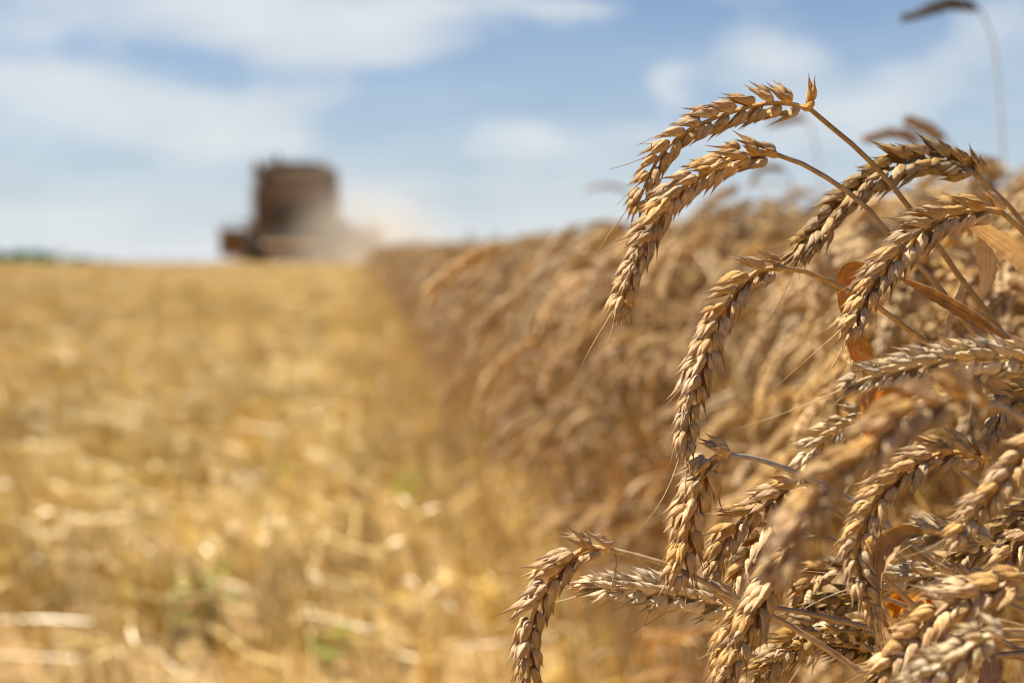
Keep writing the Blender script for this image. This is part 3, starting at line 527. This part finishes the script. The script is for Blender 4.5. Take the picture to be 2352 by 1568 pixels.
CP = crop_points(); n = len(CP)
CP[:, 0] += np.where(CP[:, 1] < 55, .14 * np.sin(CP[:, 1] * 1.3) * np.cos(CP[:, 1] * .47 + 1) + .05 * np.sin(CP[:, 1] * 4.1), 0) * np.clip((CP[:, 1] - 2) / 2, 0, 1)
sl = np.where(CP[:, 1] > 60, 9.0, np.maximum(CP[:, 0] - ROW * CP[:, 1] - S0, 0))                      # how far inside the crop
low = CP[:, 2] == .5
hgt = np.where(low, RNG.uniform(.30, .66, n), CP[:, 2]) * (1 - np.abs(RNG.normal(0, .05, n)) - RNG.random(n) ** 1.4 * .52 * np.exp(-sl / .25) - .05 * np.exp(-sl / .15))
tall = (RNG.random(n) < .06) & (CP[:, 1] > 1.6); hgt[tall] += RNG.uniform(.02, .08, tall.sum())
idx = RNG.integers(NV, size=n); yaw = np.where(RNG.random(n) < .2, RNG.uniform(-3.1, 3.1, n), RNG.normal(0, R(50), n) + R(8))
scl = hgt * TOPH / np.array(VTOP)[idx]
tilt = RNG.normal(0, R(4), (n, 2)); tilt[:, 1] -= R(2)
pos = np.stack([CP[:, 0], CP[:, 1], gz(CP[:, 0], CP[:, 1]) - .01], 1)
# keep the crop behind its edge: no head hangs out over the cut strip or above the skyline of the crop
def pix(p):
    d = p - CAM; zc = d @ FW; return 1176 + FPX * d[..., 0] / zc, 784 - FPX * (d @ UP) / zc
keep = np.ones(n, bool)
for q in range(n):
    if pos[q, 1] > 8 or low[q]: continue
    Mq = np.array(Matrix.LocRotScale(Vector(pos[q]), Matrix.Rotation(yaw[q], 3, 'Z') @ Matrix.Rotation(tilt[q, 1], 3, 'Y') @ Matrix.Rotation(tilt[q, 0], 3, 'X'), Vector((scl[q],) * 3)))
    E = VEX[idx[q]] @ Mq[:3, :3].T + Mq[:3, 3]; X, Y = pix(E)
    if (X < 880 + np.maximum(Y - 600, 0) * .40 + RNG.normal(0, 25)).any() or Y.min() < 597 - max(X[0] - 880, 0) * .150 + RNG.normal(0, 9 + max(X[0] - 1100, 0) * .03) or E[:, 1].min() < .70 + .75 * np.clip((1850 - X.min()) / 450, 0, 1): keep[q] = tall[q] and E[0, 1] > 1.4 and X.min() > 1850 and Y.min() > 330
CP, hgt, idx, yaw, scl, tilt, pos = (a[keep] for a in (CP, hgt, idx, yaw, scl, tilt, pos)); n = len(CP)
# the nearest stalks that show are things of their own
topx = pos[:, 0] - .12 * np.cos(yaw); prx = topx / pos[:, 1]
vis = (prx < .40) & (CP[:, 0] - ROW * CP[:, 1] < S0 + .55)
near = np.where(vis)[0]; near = near[np.argsort(pos[near, 1] + 1.2 * (CP[near, 0] - ROW * CP[near, 1] - S0))][:257]
GRP = 'ripe stalks of the standing crop behind the sharp ears'
for i in near:
    k = idx[i]; root = empty('wheat_stalk', pos[i]); root.rotation_euler = (tilt[i, 0], tilt[i, 1], yaw[i]); root.scale = (scl[i],) * 3
    tag(root, 'blurred ripe wheat stalk among many alike in the standing crop behind the sharp ears', 'wheat stalk', GRP)
    ms, me, ml = VMESH[k]
    for nm, m in [('stem', ms), ('ear', me)] + [('leaf', q) for q in ml]:
        o = bpy.data.objects.new(nm, m); COL.objects.link(o); o.parent = root
rest = np.setdiff1d(np.arange(n), near)
# keep the air in front of the sharp ears free
scatter('standing_wheat_crop', pos[rest], np.stack([tilt[rest, 0], tilt[rest, 1], yaw[rest]], 1), np.repeat(scl[rest, None], 3, 1), idx[rest], SRC, FIELD_HUSK,
        'mass of blurred ripe wheat standing along the right side of the field', 'wheat crop')

# ------------------------------------------------------------------ stubble and loose straw
def tuft(seed):
    rng = np.random.default_rng(seed); mb = MB()
    for k in range(rng.integers(6, 10)):
        x, y = rng.normal(0, .014, 2); h = rng.uniform(.09, .17); lx, ly = rng.normal(-.22, .2), rng.normal(0, .22); v = np.linspace(0, 1, 4)[:, None]
        C = np.array([x, y, -.01]) + v * np.array([lx * h, ly * h, h]); tube(mb, C, np.full(4, rng.uniform(.0016, .0024)), 5, v1=3)
    if rng.random() < .8:
        th = rng.uniform(0, 6.28); v = np.linspace(0, 1, 8); l = rng.uniform(.08, .16); C = np.stack([np.cos(th) * v * l, np.sin(th) * v * l, .09 + l * (v * .5 - v * v * .95)], 1)
        ribbon(mb, C, .009 * np.interp(v, [0, .3, 1], [.5, 1, .15]), [0, 1.5], .2, 3, np.array([0., 0.1, 1.]), seed=seed)
    return bpy.data.objects.new('stubble_source', mb.mesh('stubble_source', STUBBLE))
def straws(seed):
    rng = np.random.default_rng(seed); mb = MB()
    for k in range(3):
        l = rng.uniform(.08, .24); v = np.linspace(0, 1, 6)[:, None]; d = np.array([math.cos(q := rng.uniform(-.7, .7)), math.sin(q), rng.normal(0, .12)])
        C = np.array([rng.normal(0, .05), rng.normal(0, .05), rng.uniform(.01, .09)]) + d * l * (v - .5) + np.array([0, 0, 1.]) * rng.normal(0, .03) * (v - .5) ** 2
        tube(mb, C, np.full(6, rng.uniform(.0018, .0034)), 5, v1=4)
    l = rng.uniform(.08, .2); v = np.linspace(0, 1, 10); C = np.stack([(v - .5) * l, .01 * np.sin(v * 5), .03 + .03 * np.sin(v * 4 + seed)], 1)
    ribbon(mb, C, .006 * np.interp(v, [0, .3, 1], [.6, 1, .2]), [0, 1, 3], .15, 3, np.array([0., 0.1, 1.]), seed=seed)
    return bpy.data.objects.new('straw_source', mb.mesh('straw_source', LOOSE))
ST = [tuft(i) for i in range(8)]; LS = [straws(50 + i) for i in range(8)]
P, RT, SC, ID = [], [], [], []
LAT = np.random.default_rng(21).random((64, 64))
def patchy(x, y, s):                                     # smooth value noise, 0..1
    u = np.asarray(x) / s + 20; v = np.asarray(y) / s + 5; i = np.floor(u).astype(int); j = np.floor(v).astype(int); f = u - i; g = v - j
    f = f * f * (3 - 2 * f); g = g * g * (3 - 2 * g); q = lambda a, b: LAT[a % 64, b % 64]
    return (q(i, j) * (1 - f) + q(i + 1, j) * f) * (1 - g) + (q(i, j + 1) * (1 - f) + q(i + 1, j + 1) * f) * g
def stub(t0, t1, dens_t, dens_l, sc):
    area = (t1 - t0) * ((t0 + t1) / 2 * .5 + 1.2); 
    for dens, base in ((dens_t, 0), (dens_l, 8)):
        n = int(area * dens); t = np.sqrt(RNG.uniform(t0 ** 2, t1 ** 2, n)); lo = -.42 * t - 1.0; hi = S0 + .12 + ROW * t
        x = lo + RNG.random(n) * (hi - lo)
        if base:                                         # loose straw lies in swaths along the rows and in heaps
            s = x - ROW * t; w = .55 * patchy(x, t, .32) + .45 * patchy(x * 1.0, t, 1.1); w = np.clip((w - .25) * 1.9, 0.08, 1) * np.clip(-(s - .5) / .7, .45, 1)
            k = RNG.random(n) < w; x = x[k]; t = t[k]; w = w[k]; n = len(x)
        else:
            k = RNG.random(n) < .35 + .65 * patchy(x + 9, t, .5); x = x[k]; t = t[k]; n = len(x)
        P.append(np.stack([x, t, gz(x, t) + (RNG.random(n) * .10 * w if base else 0)], 1)); 
        RT.append(np.stack([RNG.normal(0, .1, n), RNG.normal(0, .1, n), RNG.normal(0, .55, n) if base == 0 else RNG.normal(R(-68), .36, n) + .8 * (patchy(x, t, .8) - .5) + np.pi * RNG.integers(0, 2, n)], 1))
        SC.append(np.repeat((sc * RNG.uniform(.75, 1.25, n))[:, None], 3, 1)); ID.append(base + RNG.integers(0, 8, n))
stub(2.35, 9, 95, 110, 1.0); stub(9, 26, 44, 44, 1.1); stub(26, 64, 14, 30, 1.05)
scatter('stubble', np.concatenate(P), np.concatenate(RT), np.concatenate(SC), np.concatenate(ID), ST + LS, STUBBLE, 'golden cut stubble and loose straw covering the harvested ground', 'stubble')

# ------------------------------------------------------------------ green weeds in the stubble
def ground_hit(X, Y):
    d = at(X, Y, 1) - CAM; t = 1.
    for _ in range(60): t = t * .5 + .5 * (HC - float(gz(0, t * d[1]))) / -d[2]
    p = CAM + d * t; p[2] = float(gz(p[0], p[1])); return p
def weed(X, Y, hgt, nl, label, seed):
    rng = np.random.default_rng(seed); p = ground_hit(X, Y); root = empty('weed', p); tag(root, label, 'weed', 'green weeds in the stubble')
    mb = MB(); v = np.linspace(0, 1, 6)[:, None]; st = v * np.array([rng.normal(0, .02), rng.normal(0, .02), hgt]); tube(mb, st, np.linspace(.002, .001, 6), 5); mb.build('stem', WEED, root)
    for k in range(nl):
        f = rng.uniform(.15, 1); b = st[0] + (st[-1] - st[0]) * f; th = k * 2.4 + rng.normal(0, .3); l = rng.uniform(.055, .095); w = np.linspace(0, 1, 8)
        C = b + np.stack([np.cos(th) * w * l, np.sin(th) * w * l, l * (.7 * w - .6 * w * w)], 1); mb = MB()
        ribbon(mb, C, .022 * np.interp(w, [0, .4, 1], [.2, 1, .05]), [0, rng.normal(0, .4)], .15, 5, np.array([0., 0.05, 1.]), seed=k); mb.build('leaf', WEED, root)
weed(468, 1470, .14, 15, 'bright green weed clump in the stubble near the lower left', 1)
weed(400, 1440, .10, 9, 'smaller green weed just left of the bright clump', 2)
weed(925, 1190, .15, 12, 'single green sprout in the stubble left of the standing crop', 3)
weed(655, 1150, .10, 8, 'pale green weed low in the middle of the stubble', 4)
weed(772, 1580, .11, 7, 'green shoot at the bottom edge of the picture', 5)
weed(640, 1255, .08, 6, 'greyish green seedling below the pale weed', 6)

# ------------------------------------------------------------------ distant wood on the left
def distant_wood():
    rng = np.random.default_rng(3); mb = MB()
    for k in range(150):
        x = rng.uniform(-235, -128); y = 520 + rng.normal(0, 10); g = float(gz(x, y)); taper = np.clip((-112 - x) / 60, .3, 1)
        for q in range(14):
            c = np.array([x + rng.normal(0, 2.2), y + rng.normal(0, 2), g + rng.uniform(.5, 13.5) * taper]); s = rng.uniform(1.2, 2.6)
            v = np.linspace(0, 1, 4); C = c + nrm(rng.normal(0, 1, 3)) * (v[:, None] - .5) * s * 2
            ribbon(mb, C, s * np.array([.5, 1, 1, .3]) * 1.2, [0, 1], .3, 4, nrm(rng.normal(0, 1, 3)), wav=.1, seed=k)
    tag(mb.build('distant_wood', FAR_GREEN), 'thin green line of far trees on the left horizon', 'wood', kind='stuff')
distant_wood()

# ------------------------------------------------------------------ the combine harvester
def paint(name, col, rough=.5, metal=0, dust=.5):
    m, nt = new_mat(name); A = nt.nodes; K = nt.links; tcn = A.new('ShaderNodeTexCoord')
    a = A.new('ShaderNodeTexNoise'); a.inputs['Scale'].default_value = 1.6; a.inputs['Detail'].default_value = 8; K.new(tcn.outputs['Object'], a.inputs['Vector'])
    mx = A.new('ShaderNodeMix'); mx.data_type = 'RGBA'; K.new(mth(nt, 'ADD', mth(nt, 'MULTIPLY', mth(nt, 'SUBTRACT', a.outputs[0], .5), 1.6), dust, True), mx.inputs[0])
    mx.inputs[6].default_value = (*col, 1); mx.inputs[7].default_value = (.17, .095, .036, 1)
    p = A.new('ShaderNodeBsdfPrincipled'); K.new(mx.outputs[2], p.inputs['Base Color']); p.inputs['Roughness'].default_value = rough; p.inputs['Metallic'].default_value = metal
    o = A.new('ShaderNodeOutputMaterial'); K.new(p.outputs[0], o.inputs[0]); return m
BODY = paint('dusty_body_paint', (.05, .026, .010), dust=.35); TRIM = paint('dusty_light_paint', (.20, .12, .06)); DARK = paint('dusty_dark_metal', (.03, .026, .022), dust=.22)
RUBBER = paint('dusty_rubber', (.022, .02, .018), .8, dust=.15); GLASS = paint('cab_glass', (.02, .025, .03), .08, dust=.1); OCHRE = paint('ochre_header_paint', (.20, .09, .02), dust=.35)
LAMP = paint('red_lamp', (.35, .02, .01), .3, dust=.1); BEACON = paint('amber_lamp', (.5, .2, .01), .3, dust=.1)
HV = empty('combine_harvester', (-8.62, 57.0, float(gz(-8.7, 57)) - .03)); HV.rotation_euler = (0, 0, R(7)); HV.scale = (1.02, 1, 1.05)
tag(HV, 'dusty brown combine harvester seen from behind at the end of the stubble', 'combine harvester')
def bm_obj(name, bm, m, parent, smooth=False):
    me = bpy.data.meshes.new(name); bm.normal_update(); bm.to_mesh(me); bm.free(); me.materials.append(m)
    if smooth:
        for p in me.polygons: p.use_smooth = True
    o = bpy.data.objects.new(name, me); COL.objects.link(o); o.parent = parent; return o
def prof_bm(prof, x0, x1, bev=.08, top=1.0):
    """side profile (y, z) extruded across x; 'top' narrows nothing when 1"""
    bm = bmesh.new(); a = [bm.verts.new((x0, y, z)) for y, z in prof]; b = [bm.verts.new((x1, y, z)) for y, z in prof]
    bm.faces.new(a[::-1]); bm.faces.new(b); n = len(prof)
    for i in range(n): bm.faces.new((a[i], a[(i + 1) % n], b[(i + 1) % n], b[i]))
    bmesh.ops.recalc_face_normals(bm, faces=bm.faces)
    if bev: bmesh.ops.bevel(bm, geom=bm.edges[:], offset=bev, segments=2, affect='EDGES', profile=.6)
    return bm
def box_bm(c, s, bev=.03):
    bm = bmesh.new(); bmesh.ops.create_cube(bm, size=1); bmesh.ops.scale(bm, vec=s, verts=bm.verts); bmesh.ops.translate(bm, vec=c, verts=bm.verts)
    if bev: bmesh.ops.bevel(bm, geom=bm.edges[:], offset=bev, segments=2, affect='EDGES', profile=.6)
    return bm
def lathe(mb, c, prof, n=32):                           # about the x axis: prof (x, r)
    a = np.linspace(0, 2 * np.pi, n + 1); pr = np.array(prof)
    Pp = np.stack([np.broadcast_to(c[0] + pr[:, 0][:, None], (len(pr), n + 1)), c[1] + pr[:, 1][:, None] * np.cos(a), c[2] + pr[:, 1][:, None] * np.sin(a)], -1)
    mb.grid(Pp, np.zeros((len(pr), n + 1, 2)))
bm_obj('body', prof_bm([(.15, 1.25), (0, 1.7), (.0, 2.9), (.2, 3.55), (.7, 3.8), (5.0, 3.8), (5.2, 2.2), (4.9, 1.1), (2.6, .85), (1.2, 1.0)], -1.66, 1.66, .26), BODY, HV)
t_ = bm_obj('grain_tank', prof_bm([(1.9, 3.6), (2.1, 4.05), (4.8, 4.05), (4.9, 3.6)], -1.40, 1.40, .2), BODY, HV)
bm_obj('tank_lid', box_bm((-.1, 3.4, 4.10), (2.0, 2.2, .12), .05), TRIM, t_)
hood = bm_obj('engine_hood', box_bm((-.2, 1.15, 3.86), (2.0, 1.2, .22), .08), BODY, HV)
bm_obj('rear_panel', box_bm((0.05, -.04, 2.85), (2.3, .10, .85), .03), TRIM, HV)
g = MB()
for k in range(9): tube(g, [(-.9, -.09, 1.85 + k * .055), (1.0, -.09, 1.85 + k * .055)], .016, 5)
g.build('grille', DARK, HV)
ch = bm_obj('straw_chopper', prof_bm([(-.55, .85), (-.35, 1.35), (.35, 1.5), (.45, .95)], -1.15, 1.15, .05), DARK, HV)
bm_obj('spreader_plate', prof_bm([(-.95, .75), (-.9, .82), (-.35, 1.02), (-.35, .92)], -1.3, 1.3, .02), TRIM, ch)
for s in (-1, 1):
    bm_obj('rear_lamp', box_bm((s * 1.2, -.03, 2.15), (.22, .08, .14), .02), LAMP, HV)
    bm_obj('side_panel', box_bm((s * 1.68, 2.6, 2.35), (.07, 3.6, 1.3), .03), TRIM if s > 0 else OCHRE, HV)
def wheel(x, y, r, w, name='wheel', tilt=0):
    m = MB(); lathe(m, (x, y, r), [(-w * .3, .05), (-w * .32, r * .28), (-w * .18, r * .40), (-w * .38, r * .58), (w * .38, r * .58), (w * .18, r * .40), (w * .32, r * .28), (w * .3, .05)])
    o = m.build(name, TRIM, HV); m = MB()
    lathe(m, (x, y, r), [(-w * .38, r * .57), (-w * .5, r * .72), (-w * .48, r * .90), (-w * .36, r * .97), (w * .36, r * .97), (w * .48, r * .90), (w * .5, r * .72), (w * .38, r * .57)])
    for k in range(22):
        a = k / 22 * 6.283; sgn = -1 if k % 2 else 1
        tube(m, [(x + sgn * w * .02, y + r * .98 * math.cos(a), r + r * .98 * math.sin(a)), (x + sgn * w * .46, y + r * .97 * math.cos(a + .16), r + r * .97 * math.sin(a + .16))], .045 * r, 5)
    m.build('tyre', RUBBER, o); return o
wheel(-1.95, 4.9, .95, .74); wheel(1.75, 4.9, .95, .74); wheel(-1.42, .95, .72, .5); wheel(1.42, .95, .72, .5)
bm_obj('rear_axle', box_bm((0, .95, .75), (2.4, .22, .22)), DARK, HV); bm_obj('front_axle', box_bm((0, 4.9, .95), (2.8, .4, .4)), DARK, HV)
cb = bm_obj('cab', prof_bm([(5.15, 1.9), (5.1, 3.6), (6.6, 3.6), (6.95, 2.6), (6.6, 1.9)], -.85, .85, .06), DARK, HV)
bm_obj('roof', box_bm((0, 5.9, 3.70), (1.9, 1.9, .16), .05), TRIM, cb)
for s in (-1, 1): bm_obj('window', box_bm((s * .87, 5.85, 2.85), (.03, 1.2, 1.1), .01), GLASS, cb)
bm_obj('windscreen', prof_bm([(6.63, 3.5), (6.67, 3.5), (7.0, 2.62), (6.96, 2.60)], -.75, .75, 0), GLASS, cb)
m = MB(); tube(m, [(-.6, 5.4, 3.78), (-.6, 5.4, 3.98)], .06, 10); m.build('beacon', BEACON, cb)
au = MB(); tube(au, [(-1.50, 5.0, 3.70), (-1.52, 3.0, 3.80), (-1.54, 1.0, 3.84), (-1.54, -.3, 3.86)], .17, 14); ao = au.build('unloading_auger', OCHRE, HV)
m = MB(); tube(m, [(-1.54, -.28, 3.86), (-1.54, -.52, 3.80), (-1.54, -.62, 3.58)], .19, 12); m.build('spout', DARK, ao)
m = MB(); tube(m, [(-.75, 1.3, 3.75), (-.75, 1.3, 4.22), (-.75, 1.2, 4.30)], .09, 10); m.build('exhaust_pipe', DARK, HV)
m = MB()
for s in (-1.75, -1.45): tube(m, [(s, -.02 if s < -1.5 else -.02, 1.2), (s, .0, 3.3)], .022, 6)
for k in range(6): tube(m, [(-1.75, -.01, 1.35 + k * .33), (-1.45, -.01, 1.35 + k * .33)], .018, 5)
m.build('ladder', DARK, HV)
m = MB()
for pts in ([(-1.1, .4, 3.8), (-1.1, .4, 4.3), (-1.1, 1.8, 4.3), (-1.1, 1.8, 3.8)], [(1.1, .4, 3.8), (1.1, .4, 4.2), (1.1, 1.8, 4.2), (1.1, 1.8, 3.8)]): tube(m, pts, .025, 6)
m.build('handrail', DARK, HV)
bm_obj('feeder_house', prof_bm([(5.2, 1.1), (5.2, 1.9), (7.2, 1.35), (7.2, .75)], -.65, .65, .05), BODY, HV)
hd = bm_obj('header', prof_bm([(7.15, .55), (7.1, 1.6), (7.3, 1.6), (7.5, .75), (8.4, .48), (8.4, .42)], -3.45, 3.45, .03), OCHRE, HV)
m = MB(); cy, cz = 8.0, 1.45
for k in range(6):
    a = k / 6 * 6.283; tube(m, [(-3.3, cy + .5 * math.cos(a), cz + .5 * math.sin(a)), (3.3, cy + .5 * math.cos(a), cz + .5 * math.sin(a))], .03, 5)
    for s in (-3.25, 0, 3.25): tube(m, [(s, cy, cz), (s, cy + .5 * math.cos(a), cz + .5 * math.sin(a))], .025, 5)
tube(m, [(-3.3, cy, cz), (3.3, cy, cz)], .07, 8); m.build('reel', OCHRE, hd)
for s in (-1, 1): bm_obj('crop_divider', prof_bm([(7.2, .45), (7.2, 1.75), (8.2, 1.2), (9.1, .42)], s * 3.5 - .05, s * 3.5 + .05, .02), OCHRE, hd)

# ------------------------------------------------------------------ the dust the harvester throws up
def dust(name, c, s, dens, label):
    bm = bmesh.new(); bmesh.ops.create_cube(bm, size=2); o = bm_obj(name, bm, (mt := bpy.data.materials.new('chaff_dust')), None); o.location = c; o.scale = s
    mt.use_nodes = True; nt = mt.node_tree; nt.nodes.clear(); A = nt.nodes; K = nt.links
    tcn = A.new('ShaderNodeTexCoord'); ln = A.new('ShaderNodeVectorMath'); ln.operation = 'LENGTH'; K.new(tcn.outputs['Object'], ln.inputs[0])
    fall = mth(nt, 'POWER', mth(nt, 'SUBTRACT', 1.0, ln.outputs['Value'], True), 1.5)
    nn = A.new('ShaderNodeTexNoise'); nn.inputs['Scale'].default_value = 2.2; nn.inputs['Detail'].default_value = 3; K.new(tcn.outputs['Object'], nn.inputs['Vector'])
    d = mth(nt, 'MULTIPLY', mth(nt, 'MULTIPLY', fall, mth(nt, 'ADD', mth(nt, 'MULTIPLY', nn.outputs[0], 1.6), -.15, False)), dens)
    v = A.new('ShaderNodeVolumePrincipled'); v.inputs['Color'].default_value = (.78, .70, .58, 1); K.new(mth(nt, 'MAXIMUM', d, 0.0), v.inputs['Density']); v.inputs['Anisotropy'].default_value = .1
    ot = A.new('ShaderNodeOutputMaterial'); K.new(v.outputs[0], ot.inputs['Volume'])
    tag(o, label, 'dust', kind='stuff'); return o
dust('dust_cloud', (-5.2, 54.5, 1.1), (3.8, 5.0, 3.3), .44, 'tan dust cloud billowing right of the harvester over the crop edge')
dust('dust_veil', (-6.9, 54.2, 2.4), (2.4, 2.4, 2.8), .16, 'thin dust hanging over the back of the harvester')
